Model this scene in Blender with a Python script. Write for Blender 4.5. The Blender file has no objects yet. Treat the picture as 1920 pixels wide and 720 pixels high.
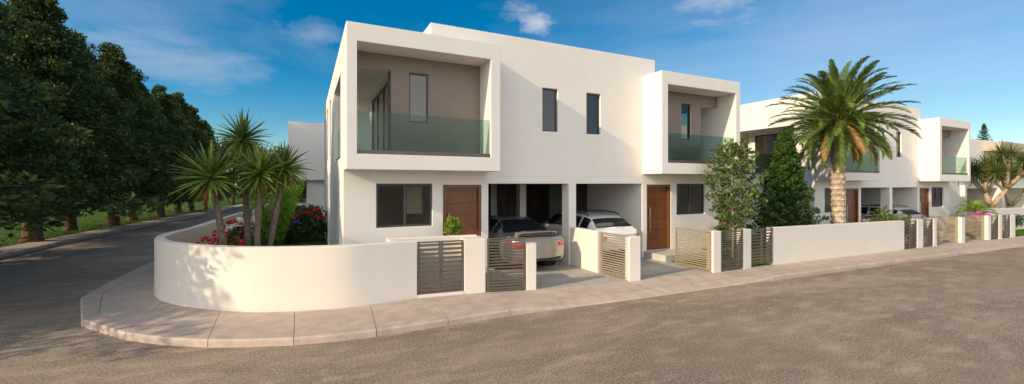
import bpy, bmesh, math, random
import numpy as np
from mathutils import Vector, Matrix
R = math.radians
scene = bpy.context.scene
COL = scene.collection

# ------------------------------------------------------------------ camera
cd = bpy.data.cameras.new('camera'); cam = bpy.data.objects.new('camera', cd); COL.objects.link(cam)
cam.location = (0, 0, 2.52); cam.rotation_euler = (R(90), 0, R(-25.9))
cd.sensor_width = 36; cd.lens = 36 * 796 / 1920; cd.shift_y = -15 / 1920
cd.clip_start = 0.1; cd.clip_end = 5000
scene.camera = cam

# ------------------------------------------------------------------ light
SUN_DIR = Vector((-1.0, -0.158, 0.465)).normalized()          # towards the sun
sun_el = math.asin(SUN_DIR.z); sun_az = math.atan2(SUN_DIR.x, SUN_DIR.y)
sd = bpy.data.lights.new('sun', 'SUN'); sun = bpy.data.objects.new('sun', sd); COL.objects.link(sun)
sd.energy = 3.4; sd.angle = R(0.6); sd.color = (1.0, 0.81, 0.55)
sun.rotation_euler = SUN_DIR.to_track_quat('Z', 'Y').to_euler()
scene.view_settings.view_transform = 'Standard'
scene.view_settings.look = 'None'
scene.view_settings.exposure = 0.43
scene.view_settings.gamma = 1

def dirv(px, py):
    u = (px - 960) / 796; v = (345 - py) / 796
    return Vector((.4368 + .8996 * u, .8996 - .4368 * u, v)).normalized()

world = bpy.data.worlds.new('World'); scene.world = world; world.use_nodes = True
wt = world.node_tree; wn = wt.nodes; wl = wt.links; wn.clear()
out = wn.new('ShaderNodeOutputWorld'); bg = wn.new('ShaderNodeBackground'); bg.inputs[1].default_value = 0.10
sky = wn.new('ShaderNodeTexSky'); sky.sky_type = 'NISHITA'; sky.sun_disc = False
sky.sun_elevation = sun_el; sky.sun_rotation = sun_az; sky.air_density = 1.0; sky.dust_density = 0.0; sky.ozone_density = 3.0
hs = wn.new('ShaderNodeHueSaturation'); hs.inputs['Hue'].default_value = 0.492; hs.inputs['Saturation'].default_value = 1.52; hs.inputs['Value'].default_value = .90
wl.new(sky.outputs[0], hs.inputs['Color'])
tc = wn.new('ShaderNodeTexCoord')
def wmath(op, a, b=None, c=None, clamp=False):
    n = wn.new('ShaderNodeMath'); n.operation = op; n.use_clamp = clamp
    for i, s in enumerate((a, b, c)):
        if s is None: continue
        if isinstance(s, (int, float)): n.inputs[i].default_value = s
        else: wl.new(s, n.inputs[i])
    return n.outputs[0]
def cloud(px, py, rad, stretch, scale, thr, dens, seed):
    """a cloud patch round one direction of the sky dome"""
    d = dirv(px, py)
    sub = wn.new('ShaderNodeVectorMath'); sub.operation = 'SUBTRACT'; wl.new(tc.outputs['Generated'], sub.inputs[0]); sub.inputs[1].default_value = d
    mp = wn.new('ShaderNodeMapping'); mp.vector_type = 'POINT'; mp.inputs['Scale'].default_value = stretch
    wl.new(sub.outputs[0], mp.inputs['Vector'])
    ln = wn.new('ShaderNodeVectorMath'); ln.operation = 'LENGTH'; wl.new(mp.outputs[0], ln.inputs[0])
    fall = wmath('SUBTRACT', 1.0, wmath('DIVIDE', ln.outputs['Value'], rad), clamp=True)
    nz = wn.new('ShaderNodeTexNoise'); nz.inputs['Scale'].default_value = scale; nz.inputs['Detail'].default_value = 7; nz.inputs['Roughness'].default_value = .62
    nz.noise_dimensions = '4D'; nz.inputs['W'].default_value = seed; nz.inputs['Distortion'].default_value = .35
    wl.new(mp.outputs[0], nz.inputs['Vector'])
    v = wmath('SUBTRACT', wmath('ADD', nz.outputs['Fac'], wmath('MULTIPLY', fall, .55)), thr)
    v = wmath('MULTIPLY', v, dens, clamp=True)
    return wmath('MULTIPLY', v, wmath('MULTIPLY', fall, 3.0, clamp=True))
cl = [cloud(1012, 44, .075, (1, 1, 1.7), 16, .74, 2.0, 1.0),
      cloud(985, 18, .12, (1, 1, 2.6), 18, .80, 1.0, 2.0),
      cloud(330, 112, .32, (1, 1, 3.6), 7, .74, .8, 3.3),
      cloud(260, 20, .42, (1, 1, 2.5), 4, .68, .45, 4.7),
      cloud(590, 60, .10, (1, 1, 2), 12, .72, .7, 7.7),
      cloud(1560, 70, .75, (.55, .55, 2.6), 2.2, .62, .55, 5.1),
      cloud(1800, 110, .75, (.6, .6, 2.4), 2.4, .62, .5, 9.1),
      cloud(1350, 5, .16, (1, 1, 2.5), 12, .74, 1.2, 6.2)]
tot = cl[0]
for c in cl[1:]: tot = wmath('ADD', tot, c, clamp=True)
mx = wn.new('ShaderNodeMix'); mx.data_type = 'RGBA'
wl.new(tot, mx.inputs['Factor']); wl.new(hs.outputs[0], mx.inputs['A']); mx.inputs['B'].default_value = (5.6, 5.7, 6.1, 1)
# a bank of bright cloud, added unseen behind the camera as facade fill light
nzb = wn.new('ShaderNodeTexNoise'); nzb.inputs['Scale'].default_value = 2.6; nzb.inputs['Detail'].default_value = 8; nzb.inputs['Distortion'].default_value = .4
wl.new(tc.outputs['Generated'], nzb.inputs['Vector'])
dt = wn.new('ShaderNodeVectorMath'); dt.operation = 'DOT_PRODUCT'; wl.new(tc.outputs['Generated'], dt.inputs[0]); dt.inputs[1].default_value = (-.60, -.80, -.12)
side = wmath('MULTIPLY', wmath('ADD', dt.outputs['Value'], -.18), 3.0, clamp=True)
fill_bank = wmath('MULTIPLY', wmath('MULTIPLY', wmath('SUBTRACT', nzb.outputs['Fac'], .40), 6.0, clamp=True), side)
mb_ = wn.new('ShaderNodeMix'); mb_.data_type = 'RGBA'; wl.new(fill_bank, mb_.inputs['Factor']); wl.new(mx.outputs['Result'], mb_.inputs['A']); mb_.inputs['B'].default_value = (17.2, 16.7, 16.0, 1)
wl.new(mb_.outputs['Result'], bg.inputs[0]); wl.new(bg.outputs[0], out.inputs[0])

# ------------------------------------------------------------------ materials
def mat(name, color, rough=.6, metal=0., spec=.5, var=0., vscale=3., bump=0., bscale=40., color2=None, coat=0., detail=6):
    m = bpy.data.materials.new(name); m.use_nodes = True; t = m.node_tree; n = t.nodes; l = t.links
    b = n['Principled BSDF']; b.inputs['Roughness'].default_value = rough; b.inputs['Metallic'].default_value = metal
    b.inputs['Specular IOR Level'].default_value = spec; b.inputs['Coat Weight'].default_value = coat
    c = (*color, 1)
    co = n.new('ShaderNodeTexCoord')
    c2 = (*color2, 1) if color2 else tuple(max(0, x * (1 - var)) for x in color) + (1,)
    nz = n.new('ShaderNodeTexNoise'); nz.inputs['Scale'].default_value = vscale; nz.inputs['Detail'].default_value = detail; nz.inputs['Roughness'].default_value = .6
    l.new(co.outputs['Object'], nz.inputs['Vector'])
    rp = n.new('ShaderNodeValToRGB'); rp.color_ramp.elements[0].position = .36; rp.color_ramp.elements[1].position = .64
    rp.color_ramp.elements[0].color = c2; rp.color_ramp.elements[1].color = c
    l.new(nz.outputs['Fac'], rp.inputs[0]); l.new(rp.outputs[0], b.inputs['Base Color'])
    if bump:
        nb = n.new('ShaderNodeTexNoise'); nb.inputs['Scale'].default_value = bscale; nb.inputs['Detail'].default_value = 4
        l.new(co.outputs['Object'], nb.inputs['Vector'])
        bp = n.new('ShaderNodeBump'); bp.inputs['Strength'].default_value = bump; bp.inputs['Distance'].default_value = .02
        l.new(nb.outputs['Fac'], bp.inputs['Height']); l.new(bp.outputs[0], b.inputs['Normal'])
    return m

def mix_layer(m, fac_scale, thr, width, color, stretch=(1, 1, 1), strength=1.0, detail=8):
    """adds a second noise layer of another colour (stains, patches) over a material's base colour"""
    t = m.node_tree; n = t.nodes; l = t.links; b = n['Principled BSDF']
    src = b.inputs['Base Color'].links[0].from_socket
    co = n.new('ShaderNodeTexCoord'); mp = n.new('ShaderNodeMapping'); mp.inputs['Scale'].default_value = stretch
    l.new(co.outputs['Object'], mp.inputs[0])
    nz = n.new('ShaderNodeTexNoise'); nz.inputs['Scale'].default_value = fac_scale; nz.inputs['Detail'].default_value = detail
    l.new(mp.outputs[0], nz.inputs['Vector'])
    rg = n.new('ShaderNodeMapRange'); rg.inputs[1].default_value = thr; rg.inputs[2].default_value = thr + width
    rg.inputs[4].default_value = strength; l.new(nz.outputs['Fac'], rg.inputs[0])
    x = n.new('ShaderNodeMix'); x.data_type = 'RGBA'; l.new(rg.outputs[0], x.inputs['Factor']); l.new(src, x.inputs['A'])
    x.inputs['B'].default_value = (*color, 1); l.new(x.outputs['Result'], b.inputs['Base Color'])
    return m

def leafmat(name, dark, light, tip=None, trans=.3, s1=1.2, rough=.55):
    m = bpy.data.materials.new(name); m.use_nodes = True; t = m.node_tree; n = t.nodes; l = t.links
    b = n['Principled BSDF']; b.inputs['Roughness'].default_value = rough; b.inputs['Specular IOR Level'].default_value = .35
    o = n['Material Output']; co = n.new('ShaderNodeTexCoord')
    at = n.new('ShaderNodeAttribute'); at.attribute_name = 'tint'
    nz = n.new('ShaderNodeTexNoise'); nz.inputs['Scale'].default_value = s1; nz.inputs['Detail'].default_value = 3; l.new(co.outputs['Object'], nz.inputs['Vector'])
    ad = n.new('ShaderNodeMath'); ad.operation = 'MULTIPLY_ADD'; l.new(nz.outputs['Fac'], ad.inputs[0]); ad.inputs[1].default_value = .9
    sb = n.new('ShaderNodeMath'); sb.operation = 'MULTIPLY_ADD'; l.new(at.outputs['Fac'], sb.inputs[0]); sb.inputs[1].default_value = .6; sb.inputs[2].default_value = -.25
    l.new(sb.outputs[0], ad.inputs[2])
    rp = n.new('ShaderNodeValToRGB'); e = rp.color_ramp.elements; e[0].position = .2; e[0].color = (*dark, 1); e[1].position = .75; e[1].color = (*light, 1)
    if tip: k = e.new(.92); k.color = (*tip, 1)
    l.new(ad.outputs[0], rp.inputs[0]); l.new(rp.outputs[0], b.inputs['Base Color'])
    tr = n.new('ShaderNodeBsdfTranslucent'); l.new(rp.outputs[0], tr.inputs[0])
    ms = n.new('ShaderNodeMixShader'); ms.inputs[0].default_value = trans; l.new(b.outputs[0], ms.inputs[1]); l.new(tr.outputs[0], ms.inputs[2]); l.new(ms.outputs[0], o.inputs[0])
    return m

def glassmat(name, tint, refl=1.5, rough=.0, base=.0):
    m = bpy.data.materials.new(name); m.use_nodes = True; t = m.node_tree; n = t.nodes; l = t.links
    n.remove(n['Principled BSDF']); o = n['Material Output']
    fr = n.new('ShaderNodeFresnel'); fr.inputs[0].default_value = refl
    tr = n.new('ShaderNodeBsdfTransparent'); tr.inputs[0].default_value = (*tint, 1)
    gl = n.new('ShaderNodeBsdfGlossy'); gl.inputs['Roughness'].default_value = rough; gl.inputs[0].default_value = (1, 1, 1, 1)
    ad = n.new('ShaderNodeMath'); ad.operation = 'ADD'; ad.use_clamp = True; ad.inputs[1].default_value = base; l.new(fr.outputs[0], ad.inputs[0])
    ge = n.new('ShaderNodeNewGeometry'); sb = n.new('ShaderNodeMath'); sb.operation = 'SUBTRACT'; sb.inputs[0].default_value = 1; l.new(ge.outputs['Backfacing'], sb.inputs[1])
    mu = n.new('ShaderNodeMath'); mu.operation = 'MULTIPLY'; l.new(ad.outputs[0], mu.inputs[0]); l.new(sb.outputs[0], mu.inputs[1]); ad = mu
    ms = n.new('ShaderNodeMixShader'); l.new(ad.outputs[0], ms.inputs[0]); l.new(tr.outputs[0], ms.inputs[1]); l.new(gl.outputs[0], ms.inputs[2]); l.new(ms.outputs[0], o.inputs[0])
    return m

M = {}
M['plaster'] = mix_layer(mat('plaster', (.81, .755, .69), .85, spec=.2, var=.035, vscale=1.1, bump=.05, bscale=120), .7, .55, .3, (.76, .70, .63), (1, 1, .35), .5)
M['wallplaster'] = mix_layer(mat('wall_plaster', (.735, .67, .595), .85, spec=.2, var=.03, vscale=1.5, bump=.08, bscale=90), 2.2, .6, .2, (.70, .64, .56), (1, 1, .25), .4)
M['taupe'] = mat('taupe_render', (.27, .215, .18), .85, var=.06, spec=.2, bump=.04)
M['beige'] = mat('beige_render', (.52, .43, .33), .85, var=.05, spec=.2)
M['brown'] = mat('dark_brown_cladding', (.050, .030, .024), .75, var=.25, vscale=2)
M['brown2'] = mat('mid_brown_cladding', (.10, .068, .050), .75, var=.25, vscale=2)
M['frame'] = mat('anthracite_frame', (.045, .045, .05), .4, var=.1)
M['channel'] = mat('bronze_channel', (.13, .105, .09), .45, .3, var=.1)
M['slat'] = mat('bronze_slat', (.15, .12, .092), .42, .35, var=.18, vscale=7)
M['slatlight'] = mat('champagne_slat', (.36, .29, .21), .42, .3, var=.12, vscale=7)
M['steel'] = mat('steel', (.6, .6, .6), .3, .9)
M['glass'] = glassmat('window_glass', (.66, .67, .63), 1.5, base=.03)
M['guard'] = glassmat('guard_glass', (.64, .77, .73), 1.30, base=.0)
M['curtain'] = mat('curtain', (.85, .85, .78), .9, var=.1)
M['concrete'] = mix_layer(mat('drive_concrete', (.42, .385, .34), .85, var=.18, vscale=2.5, bump=.15, bscale=60, spec=.25), 12, .55, .15, (.30, .27, .24), strength=.5)
M['tile'] = mat('porch_tile', (.52, .48, .42), .7, var=.1, vscale=2)
M['joint'] = mat('joint_dark', (.27, .21, .18), .95, var=.2)
M['bark'] = mat('pine_bark', (.20, .115, .065), .9, var=.6, vscale=9, bump=.9, bscale=18, spec=.2)
M['yuccabark'] = mat('yucca_bark', (.19, .15, .115), .9, var=.5, vscale=14, bump=.7, bscale=30, spec=.2)
M['palebark'] = mat('pale_bark', (.50, .37, .24), .85, var=.3, vscale=6, bump=.4, bscale=20, spec=.2)
M['palmbark'] = mat('palm_bark', (.58, .47, .36), .9, color2=(.27, .20, .145), vscale=5, bump=.6, bscale=25, spec=.15)
M['pine'] = leafmat('pine_leaf', (.014, .034, .012), (.095, .15, .035), (.38, .38, .07), .42)
M['yucca'] = leafmat('yucca_leaf', (.02, .05, .010), (.20, .28, .055), (.42, .44, .12), .3, 9)
M['deadleaf'] = leafmat('dead_leaf', (.16, .075, .025), (.32, .15, .05), None, .25, 3)
M['frond'] = leafmat('palm_frond', (.035, .085, .016), (.19, .25, .045), (.38, .36, .09), .3, 2)
M['dryfrond'] = leafmat('dry_palm_frond', (.28, .16, .05), (.50, .30, .10), None, .3, 2)
M['conifer'] = leafmat('conifer_leaf', (.012, .038, .010), (.085, .16, .026), (.20, .27, .05), .3, 2)
M['youngleaf'] = leafmat('young_leaf', (.04, .08, .02), (.18, .24, .06), (.34, .36, .12), .4, 3)
M['shrub'] = leafmat('shrub_leaf', (.015, .045, .012), (.06, .13, .025), (.12, .18, .04), .25, 3)
M['bamboo'] = leafmat('bamboo_leaf', (.09, .22, .025), (.26, .44, .06), (.34, .5, .10), .5, 3)
M['bright'] = leafmat('bright_leaf', (.12, .20, .02), (.36, .46, .06), (.50, .56, .10), .4, 6)
M['dragon'] = leafmat('dragon_leaf', (.035, .06, .015), (.17, .19, .04), (.30, .28, .07), .25, 2)
M['red'] = mat('red_petal', (.60, .022, .010), .6, var=.35, vscale=20)
M['pink'] = mat('pink_petal', (.62, .12, .42), .6, var=.3, vscale=20)
M['white_petal'] = mat('white_petal', (.8, .8, .78), .6, var=.1, vscale=20)
M['violet'] = mat('violet_petal', (.25, .12, .6), .6, var=.2, vscale=20)
M['grass'] = mix_layer(mat('lawn_grass', (.085, .16, .018), .9, color2=(.045, .10, .012), vscale=6, bump=.8, bscale=60, spec=.15), .5, .45, .2, (.12, .17, .022), strength=.6)
M['blade'] = leafmat('grass_blade', (.035, .085, .010), (.10, .18, .02), (.17, .24, .04), .3, 2)
M['soil'] = mat('soil', (.09, .06, .04), .95, var=.4, vscale=8, bump=.5)
M['blockpaint'] = M['plaster']

def woodmat():
    m = mat('door_timber', (.20, .066, .020), .38, var=.4, vscale=3, coat=.15)
    t = m.node_tree; n = t.nodes; l = t.links
    nz = [x for x in n if x.type == 'TEX_NOISE'][0]; co = [x for x in n if x.type == 'TEX_COORD'][0]
    mp = n.new('ShaderNodeMapping'); mp.inputs['Scale'].default_value = (1.2, 1.2, 14); l.new(co.outputs['Object'], mp.inputs[0]); l.new(mp.outputs[0], nz.inputs['Vector'])
    return m
M['wood'] = woodmat()

def roadmat():
    m = mat('asphalt', (.345, .262, .188), .9, color2=(.20, .155, .115), vscale=42, bump=.55, bscale=70, spec=.3, detail=3)
    mix_layer(m, 1.0, .44, .20, (.15, .112, .082), (.35, .8, 1), .85, 10)
    mix_layer(m, .55, .52, .2, (.46, .36, .27), (.22, .9, 1), .8, 10)
    mix_layer(m, 2.1, .47, .2, (.17, .125, .09), (.7, 1.3, 1), .6, 5)
    mix_layer(m, 2.6, .50, .2, (.50, .39, .29), (.6, 1.4, 1), .6, 5)
    mix_layer(m, 30, .50, .14, (.54, .42, .32), (1, 1, 1), .6, 3)
    mix_layer(m, 37, .52, .12, (.12, .088, .062), (1, 1, 1), .6, 3)
    mix_layer(m, 130, .60, .03, (.68, .58, .48), (1, 1, 1), .8, 1)
    mix_layer(m, 110, .62, .03, (.10, .08, .065), (1, 1, 1), .85, 1)
    mix_layer(m, .18, .5, .12, (.18, .14, .105), (1, 1, 1), .35, 6)
    return m
M['road'] = roadmat()
def walkmat():
    m = mat('sidewalk_concrete', (.53, .425, .36), .85, color2=(.42, .335, .28), vscale=3.5, bump=.2, bscale=70, spec=.25)
    mix_layer(m, .9, .5, .2, (.45, .345, .285), (1, 1, 1), .6)
    mix_layer(m, 26, .66, .05, (.24, .19, .16), (1, 1, 1), .6, 4)
    return m
M['walk'] = walkmat()

# ------------------------------------------------------------------ mesh helpers
class MB:
    def __init__(s): s.v = []; s.f = []
    def box(s, x0, x1, y0, y1, z0, z1, mtx=None):
        if x0 > x1: x0, x1 = x1, x0
        if y0 > y1: y0, y1 = y1, y0
        if z0 > z1: z0, z1 = z1, z0
        b = len(s.v)
        p = [(x0, y0, z0), (x1, y0, z0), (x1, y1, z0), (x0, y1, z0), (x0, y0, z1), (x1, y0, z1), (x1, y1, z1), (x0, y1, z1)]
        if mtx: p = [tuple(mtx @ Vector(q)) for q in p]
        s.v += p
        s.f += [(b+3, b+2, b+1, b), (b+4, b+5, b+6, b+7), (b, b+1, b+5, b+4), (b+1, b+2, b+6, b+5), (b+2, b+3, b+7, b+6), (b+3, b, b+4, b+7)]
        return s
    def poly(s, pts): b = len(s.v); s.v += [tuple(p) for p in pts]; s.f.append(tuple(range(b, b + len(pts)))); return s
    def prism(s, pts, z0, z1f):
        """pts: ccw [(x,y,ztop)]; bottom at z0 + 0"""
        b = len(s.v); n = len(pts)
        s.v += [(p[0], p[1], p[2]) for p in pts] + [(p[0], p[1], min(p[2] - .005, z0 + z1f(p[0]))) for p in pts]
        s.f.append(tuple(range(b, b + n)))
        for i in range(n): j = (i + 1) % n; s.f.append((b + i, b + n + i, b + n + j, b + j))
        return s
    def tube(s, path, radii, seg=8, cap=True):
        P = [Vector(p) for p in path]; b = len(s.v); n = len(P)
        ref = Vector((0, 0, 1)) if abs((P[-1] - P[0]).normalized().z) < .9 else Vector((1, 0, 0))
        for i, p in enumerate(P):
            t = (P[min(i + 1, n - 1)] - P[max(i - 1, 0)]).normalized()
            a = t.cross(ref).normalized(); c = t.cross(a).normalized(); r = radii[i] if isinstance(radii, (list, tuple)) else radii
            for k in range(seg):
                an = 2 * math.pi * k / seg; s.v.append(tuple(p + a * (r * math.cos(an)) + c * (r * math.sin(an))))
        for i in range(n - 1):
            for k in range(seg):
                k2 = (k + 1) % seg; s.f.append((b + i*seg + k, b + i*seg + k2, b + (i+1)*seg + k2, b + (i+1)*seg + k))
        if cap: s.f.append(tuple(b + k for k in range(seg))[::-1]); s.f.append(tuple(b + (n-1)*seg + k for k in range(seg)))
        return s
    def build(s, name, m, parent=None, smooth=False, bevel=0., sub=0):
        me = bpy.data.meshes.new(name); me.from_pydata(s.v, [], s.f); me.update()
        if smooth: me.polygons.foreach_set('use_smooth', [True] * len(me.polygons))
        me.materials.append(m)
        o = bpy.data.objects.new(name, me); COL.objects.link(o)
        if parent: o.parent = parent
        if bevel:
            bv = o.modifiers.new('bevel', 'BEVEL'); bv.width = bevel; bv.segments = 2; bv.limit_method = 'ANGLE'; bv.angle_limit = R(40); bv.use_clamp_overlap = False
        return o

def solid(ops):
    """rectilinear solid from ordered add / cut boxes; only its outer faces are emitted"""
    def uniq(a): return sorted(set(round(x, 4) for x in a))
    xs = uniq([v for o in ops for v in o[1:3]]); ys = uniq([v for o in ops for v in o[3:5]]); zs = uniq([v for o in ops for v in o[5:7]])
    cx = (np.array(xs[:-1]) + np.array(xs[1:])) / 2; cy = (np.array(ys[:-1]) + np.array(ys[1:])) / 2; cz = (np.array(zs[:-1]) + np.array(zs[1:])) / 2
    occ = np.zeros((len(cx) + 2, len(cy) + 2, len(cz) + 2), bool); inn = occ[1:-1, 1:-1, 1:-1]
    for s, x0, x1, y0, y1, z0, z1 in ops:
        x0, x1 = sorted((x0, x1)); y0, y1 = sorted((y0, y1))
        m_ = ((cx > x0) & (cx < x1))[:, None, None] & ((cy > y0) & (cy < y1))[None, :, None] & ((cz > z0) & (cz < z1))[None, None, :]
        inn[m_] = s > 0
    mb = MB(); vid = {}
    def V(i, j, k):
        key = (i, j, k)
        if key not in vid: vid[key] = len(mb.v); mb.v.append((xs[i], ys[j], zs[k]))
        return vid[key]
    for i, j, k in np.argwhere(inn):
        I, J, K = i + 1, j + 1, k + 1
        if not occ[I-1, J, K]: mb.f.append((V(i, j, k), V(i, j, k+1), V(i, j+1, k+1), V(i, j+1, k)))
        if not occ[I+1, J, K]: mb.f.append((V(i+1, j, k), V(i+1, j+1, k), V(i+1, j+1, k+1), V(i+1, j, k+1)))
        if not occ[I, J-1, K]: mb.f.append((V(i, j, k), V(i+1, j, k), V(i+1, j, k+1), V(i, j, k+1)))
        if not occ[I, J+1, K]: mb.f.append((V(i, j+1, k), V(i, j+1, k+1), V(i+1, j+1, k+1), V(i+1, j+1, k)))
        if not occ[I, J, K-1]: mb.f.append((V(i, j, k), V(i, j+1, k), V(i+1, j+1, k), V(i+1, j, k)))
        if not occ[I, J, K+1]: mb.f.append((V(i, j, k+1), V(i+1, j, k+1), V(i+1, j+1, k+1), V(i, j+1, k+1)))
    return mb

def tag(o, label=None, cat=None, group=None, kind=None):
    if label: o['label'] = label
    if cat: o['category'] = cat
    if group: o['group'] = group
    if kind: o['kind'] = kind
    return o
def thing(name, label, cat, loc=(0, 0, 0), rz=0, group=None):
    o = bpy.data.objects.new(name, None); COL.objects.link(o); o.location = loc; o.rotation_euler = (0, 0, rz); o.empty_display_size = .2
    return tag(o, label, cat, group)
def copy_tree(o, parent=None):
    c = o.copy(); COL.objects.link(c); c.parent = parent
    for ch in list(o.children): copy_tree(ch, c)
    return c
def dup(root, loc, rz=None, label=None, group=None, sc=None):
    r = copy_tree(root); r.location = loc
    if rz is not None: r.rotation_euler = (0, 0, rz)
    if label: r['label'] = label
    if group: r['group'] = group
    if sc is not None: r.scale = sc if isinstance(sc, tuple) else (sc, sc, sc)
    return r

def drop(x): return -.0115 * (min(x, 60) - 10) if x > 10 else 0.
def npmesh(name, V, F, m, parent=None, tint=None, smooth=False):
    V = np.asarray(V, np.float32); F = np.asarray(F, np.int32); k = F.shape[1]
    me = bpy.data.meshes.new(name); me.vertices.add(len(V)); me.vertices.foreach_set('co', V.ravel())
    me.loops.add(F.size); me.loops.foreach_set('vertex_index', F.ravel()); me.polygons.add(len(F))
    me.polygons.foreach_set('loop_start', np.arange(0, F.size, k, dtype=np.int32)); me.polygons.foreach_set('loop_total', np.full(len(F), k, np.int32))
    me.update(calc_edges=True); me.validate()
    if tint is not None:
        a = me.attributes.new('tint', 'FLOAT', 'POINT'); a.data.foreach_set('value', np.asarray(tint, np.float32))
    if smooth: me.polygons.foreach_set('use_smooth', [True] * len(me.polygons))
    me.materials.append(m)
    o = bpy.data.objects.new(name, me); COL.objects.link(o)
    if parent: o.parent = parent
    return o

def leaves(C, axis, L, W, rng, droop=0.):
    """leaf quads: centres C, main axes, lengths L, widths W -> V, F, tint"""
    n = len(C); ax = axis / (np.linalg.norm(axis, axis=1, keepdims=True) + 1e-9)
    r = rng.normal(size=(n, 3)); sd_ = np.cross(ax, r); sd_ /= (np.linalg.norm(sd_, axis=1, keepdims=True) + 1e-9)
    L = np.broadcast_to(L, n)[:, None]; W = np.broadcast_to(W, n)[:, None]
    a = C - ax * L * .5; b = C + ax * L * .5; m_ = C + ax * L * .02
    V = np.stack([a, m_ + sd_ * W * .5, b, m_ - sd_ * W * .5], 1).reshape(-1, 3)
    F = np.arange(4 * n).reshape(n, 4)
    return V, F, np.repeat(rng.random(n), 4)

def clump_crown(name, parent, m, centers, rad, n_per, L, W, seed, up=.2, fill=.35):
    rng = np.random.default_rng(seed); C = []; A = []; T = []
    centers = np.asarray(centers); rad = np.broadcast_to(rad, len(centers))
    for c, r in zip(centers, rad):
        d = rng.normal(size=(n_per, 3)); d /= np.linalg.norm(d, axis=1, keepdims=True)
        rr = r * (fill + (1 - fill) * rng.random(n_per) ** .5)
        C.append(c + d * rr[:, None] * np.array([1, 1, .72])); A.append(d + rng.normal(size=(n_per, 3)) * .45 + np.array([0, 0, up]))
    C = np.concatenate(C); A = np.concatenate(A); n = len(C)
    V, F, t = leaves(C, A, L * (.6 + .8 * rng.random(n)), W * (.6 + .8 * rng.random(n)), rng)
    return npmesh(name, V, F, m, parent, t)

# ================================================================== SETTING
def sheet(name, xs, ys, z, m, slope=True):
    mb = MB(); b = 0
    for y in ys:
        for x in xs: mb.v.append((x, y, z + (drop(x) if slope else 0)))
    nx = len(xs)
    for j in range(len(ys) - 1):
        for i in range(nx - 1): mb.f.append((j*nx + i, j*nx + i + 1, (j+1)*nx + i + 1, (j+1)*nx + i))
    o = mb.build(name, m); return tag(o, kind='structure')
XS = [-2500, -300, -60, -20, 0, 10, 20, 30, 40, 60, 300, 2500]
sheet('ground', XS, [-2500, -300, 0, 300, 2500], -.05, mat('dry_earth', (.24, .185, .12), .95, var=.3, vscale=.3))
sheet('road', [-9.6, 0, 10, 20, 30, 40, 60, 90], [-22, 0, 30, 60, 150], 0, M['road'])

# plots (raised), built between the pavement's inner edge and the back
def plot(name, x0, x1, y0, y1, z, m, y0b=None):
    n = max(1, int((x1 - x0) / 2)); mb = MB()
    for i in range(n):
        a = x0 + (x1 - x0) * i / n; b = x0 + (x1 - x0) * (i + 1) / n
        ya = y0 + ((y0b or y0) - y0) * i / n; yb = y0 + ((y0b or y0) - y0) * (i + 1) / n
        mb.prism([(a, ya, z + drop(a)), (b, yb, z + drop(b)), (b, y1, z + drop(b)), (a, y1, z + drop(a))], -.04, drop)
    return tag(mb.build(name, m), kind='structure')
def lawn_poly():
    pts = [(-2.85, 12.4), (-2.4, 11.1), (-1.6, 10.2), (-.8, 9.5), (0, 9.2), (.8, 8.97), (1.75, 8.95), (1.75, 26), (-2.2, 26), (-2.55, 20), (-2.8, 14.6)]
    mb = MB(); mb.prism([(x, y, .135) for x, y in pts], -.04, lambda x: 0)
    return tag(mb.build('garden_lawn', M['grass']), kind='structure')
lawn_poly()
plot('driveway', 1.75, 3.6, 8.85, 26, .128, M['concrete'], 8.6)
plot('driveway', 3.6, 10.1, 8.50, 26, .128, M['concrete'], 7.98)
plot('garden_lawn', 10.1, 20.2, 8.14, 40, .135, M['grass'])
plot('driveway', 20.2, 28.9, 8.04, 40, .128, M['concrete'])
plot('garden_lawn', 28.9, 60, 8.16, 60, .135, M['grass'])
# rear street plots
plot('backyard', -2.0, 20, 26.2, 60, .12, M['concrete'])

# left verge
def strip(name, A, B, z, m, z0=-.04):
    mb = MB()
    for i in range(len(A) - 1):
        mb.prism([(*A[i], z), (*B[i], z), (*B[i+1], z), (*A[i+1], z)][::1], z0, lambda x: 0)
    return tag(mb.build(name, m), kind='structure')
kerb_in = [(-9.6, -22), (-9.5, 10), (-9.35, 18), (-9.2, 23.5), (-8.9, 28), (-8.27, 34), (-7.3, 43), (-6.0, 58), (-4.6, 75), (-2, 110)]
kerb_out = [(x - 1.15 + .006 * i, y) for i, (x, y) in enumerate(kerb_in)]
strip('kerb', [(x - .16, y) for x, y in kerb_in], kerb_in, .125, mat('kerb_stone', (.36, .32, .29), .85, var=.2, bump=.2))
strip('verge_pavement', kerb_out, [(x - .165, y) for x, y in kerb_in], .12, M['walk'])
strip('verge_lawn', [(-90, y) for x, y in kerb_out], [(x - .01, y) for x, y in kerb_out], .10, M['grass'])

# corner pavement: (outer, inner, joint?)
J = [((-2.6, 75), (-1.2, 75), 1), ((-3.4, 45), (-1.9, 45), 1), ((-3.95, 28), (-2.35, 28), 1), ((-4.2, 20), (-2.75, 19.6), 1), ((-4.37, 14.6), (-3.0, 14.2), 0),
     ((-4.30, 12.1), (-3.1, 12.5), 0), ((-3.58, 10.1), (-2.9, 11.6), 0), ((-2.62, 8.88), (-2.62, 10.98), 1), ((-1.98, 8.33), (-2.05, 10.2), 0),
     ((-1.36, 7.93), (-1.45, 9.62), 1), ((-.77, 7.66), (-.8, 9.2), 0), ((-.17, 7.45), (-.19, 8.98), 1), ((.45, 7.33), (.5, 8.8), 0), ((1.05, 7.28), (1.15, 8.8), 1),
     ((2.28, 7.29), (2.38, 8.8), 1), ((3.52, 7.32), (3.65, 8.62), 1), ((4.8, 7.27), (4.92, 8.40), 1)]
x = 6.1
while x < 62:
    J.append(((x, 7.18 - .03 * min(6, x - 6) if x < 12 else 7.0 - .004 * (x - 12)), (x + .08, 8.36 - .04 * min(5, x - 5)), 1)); x += 1.32
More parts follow.
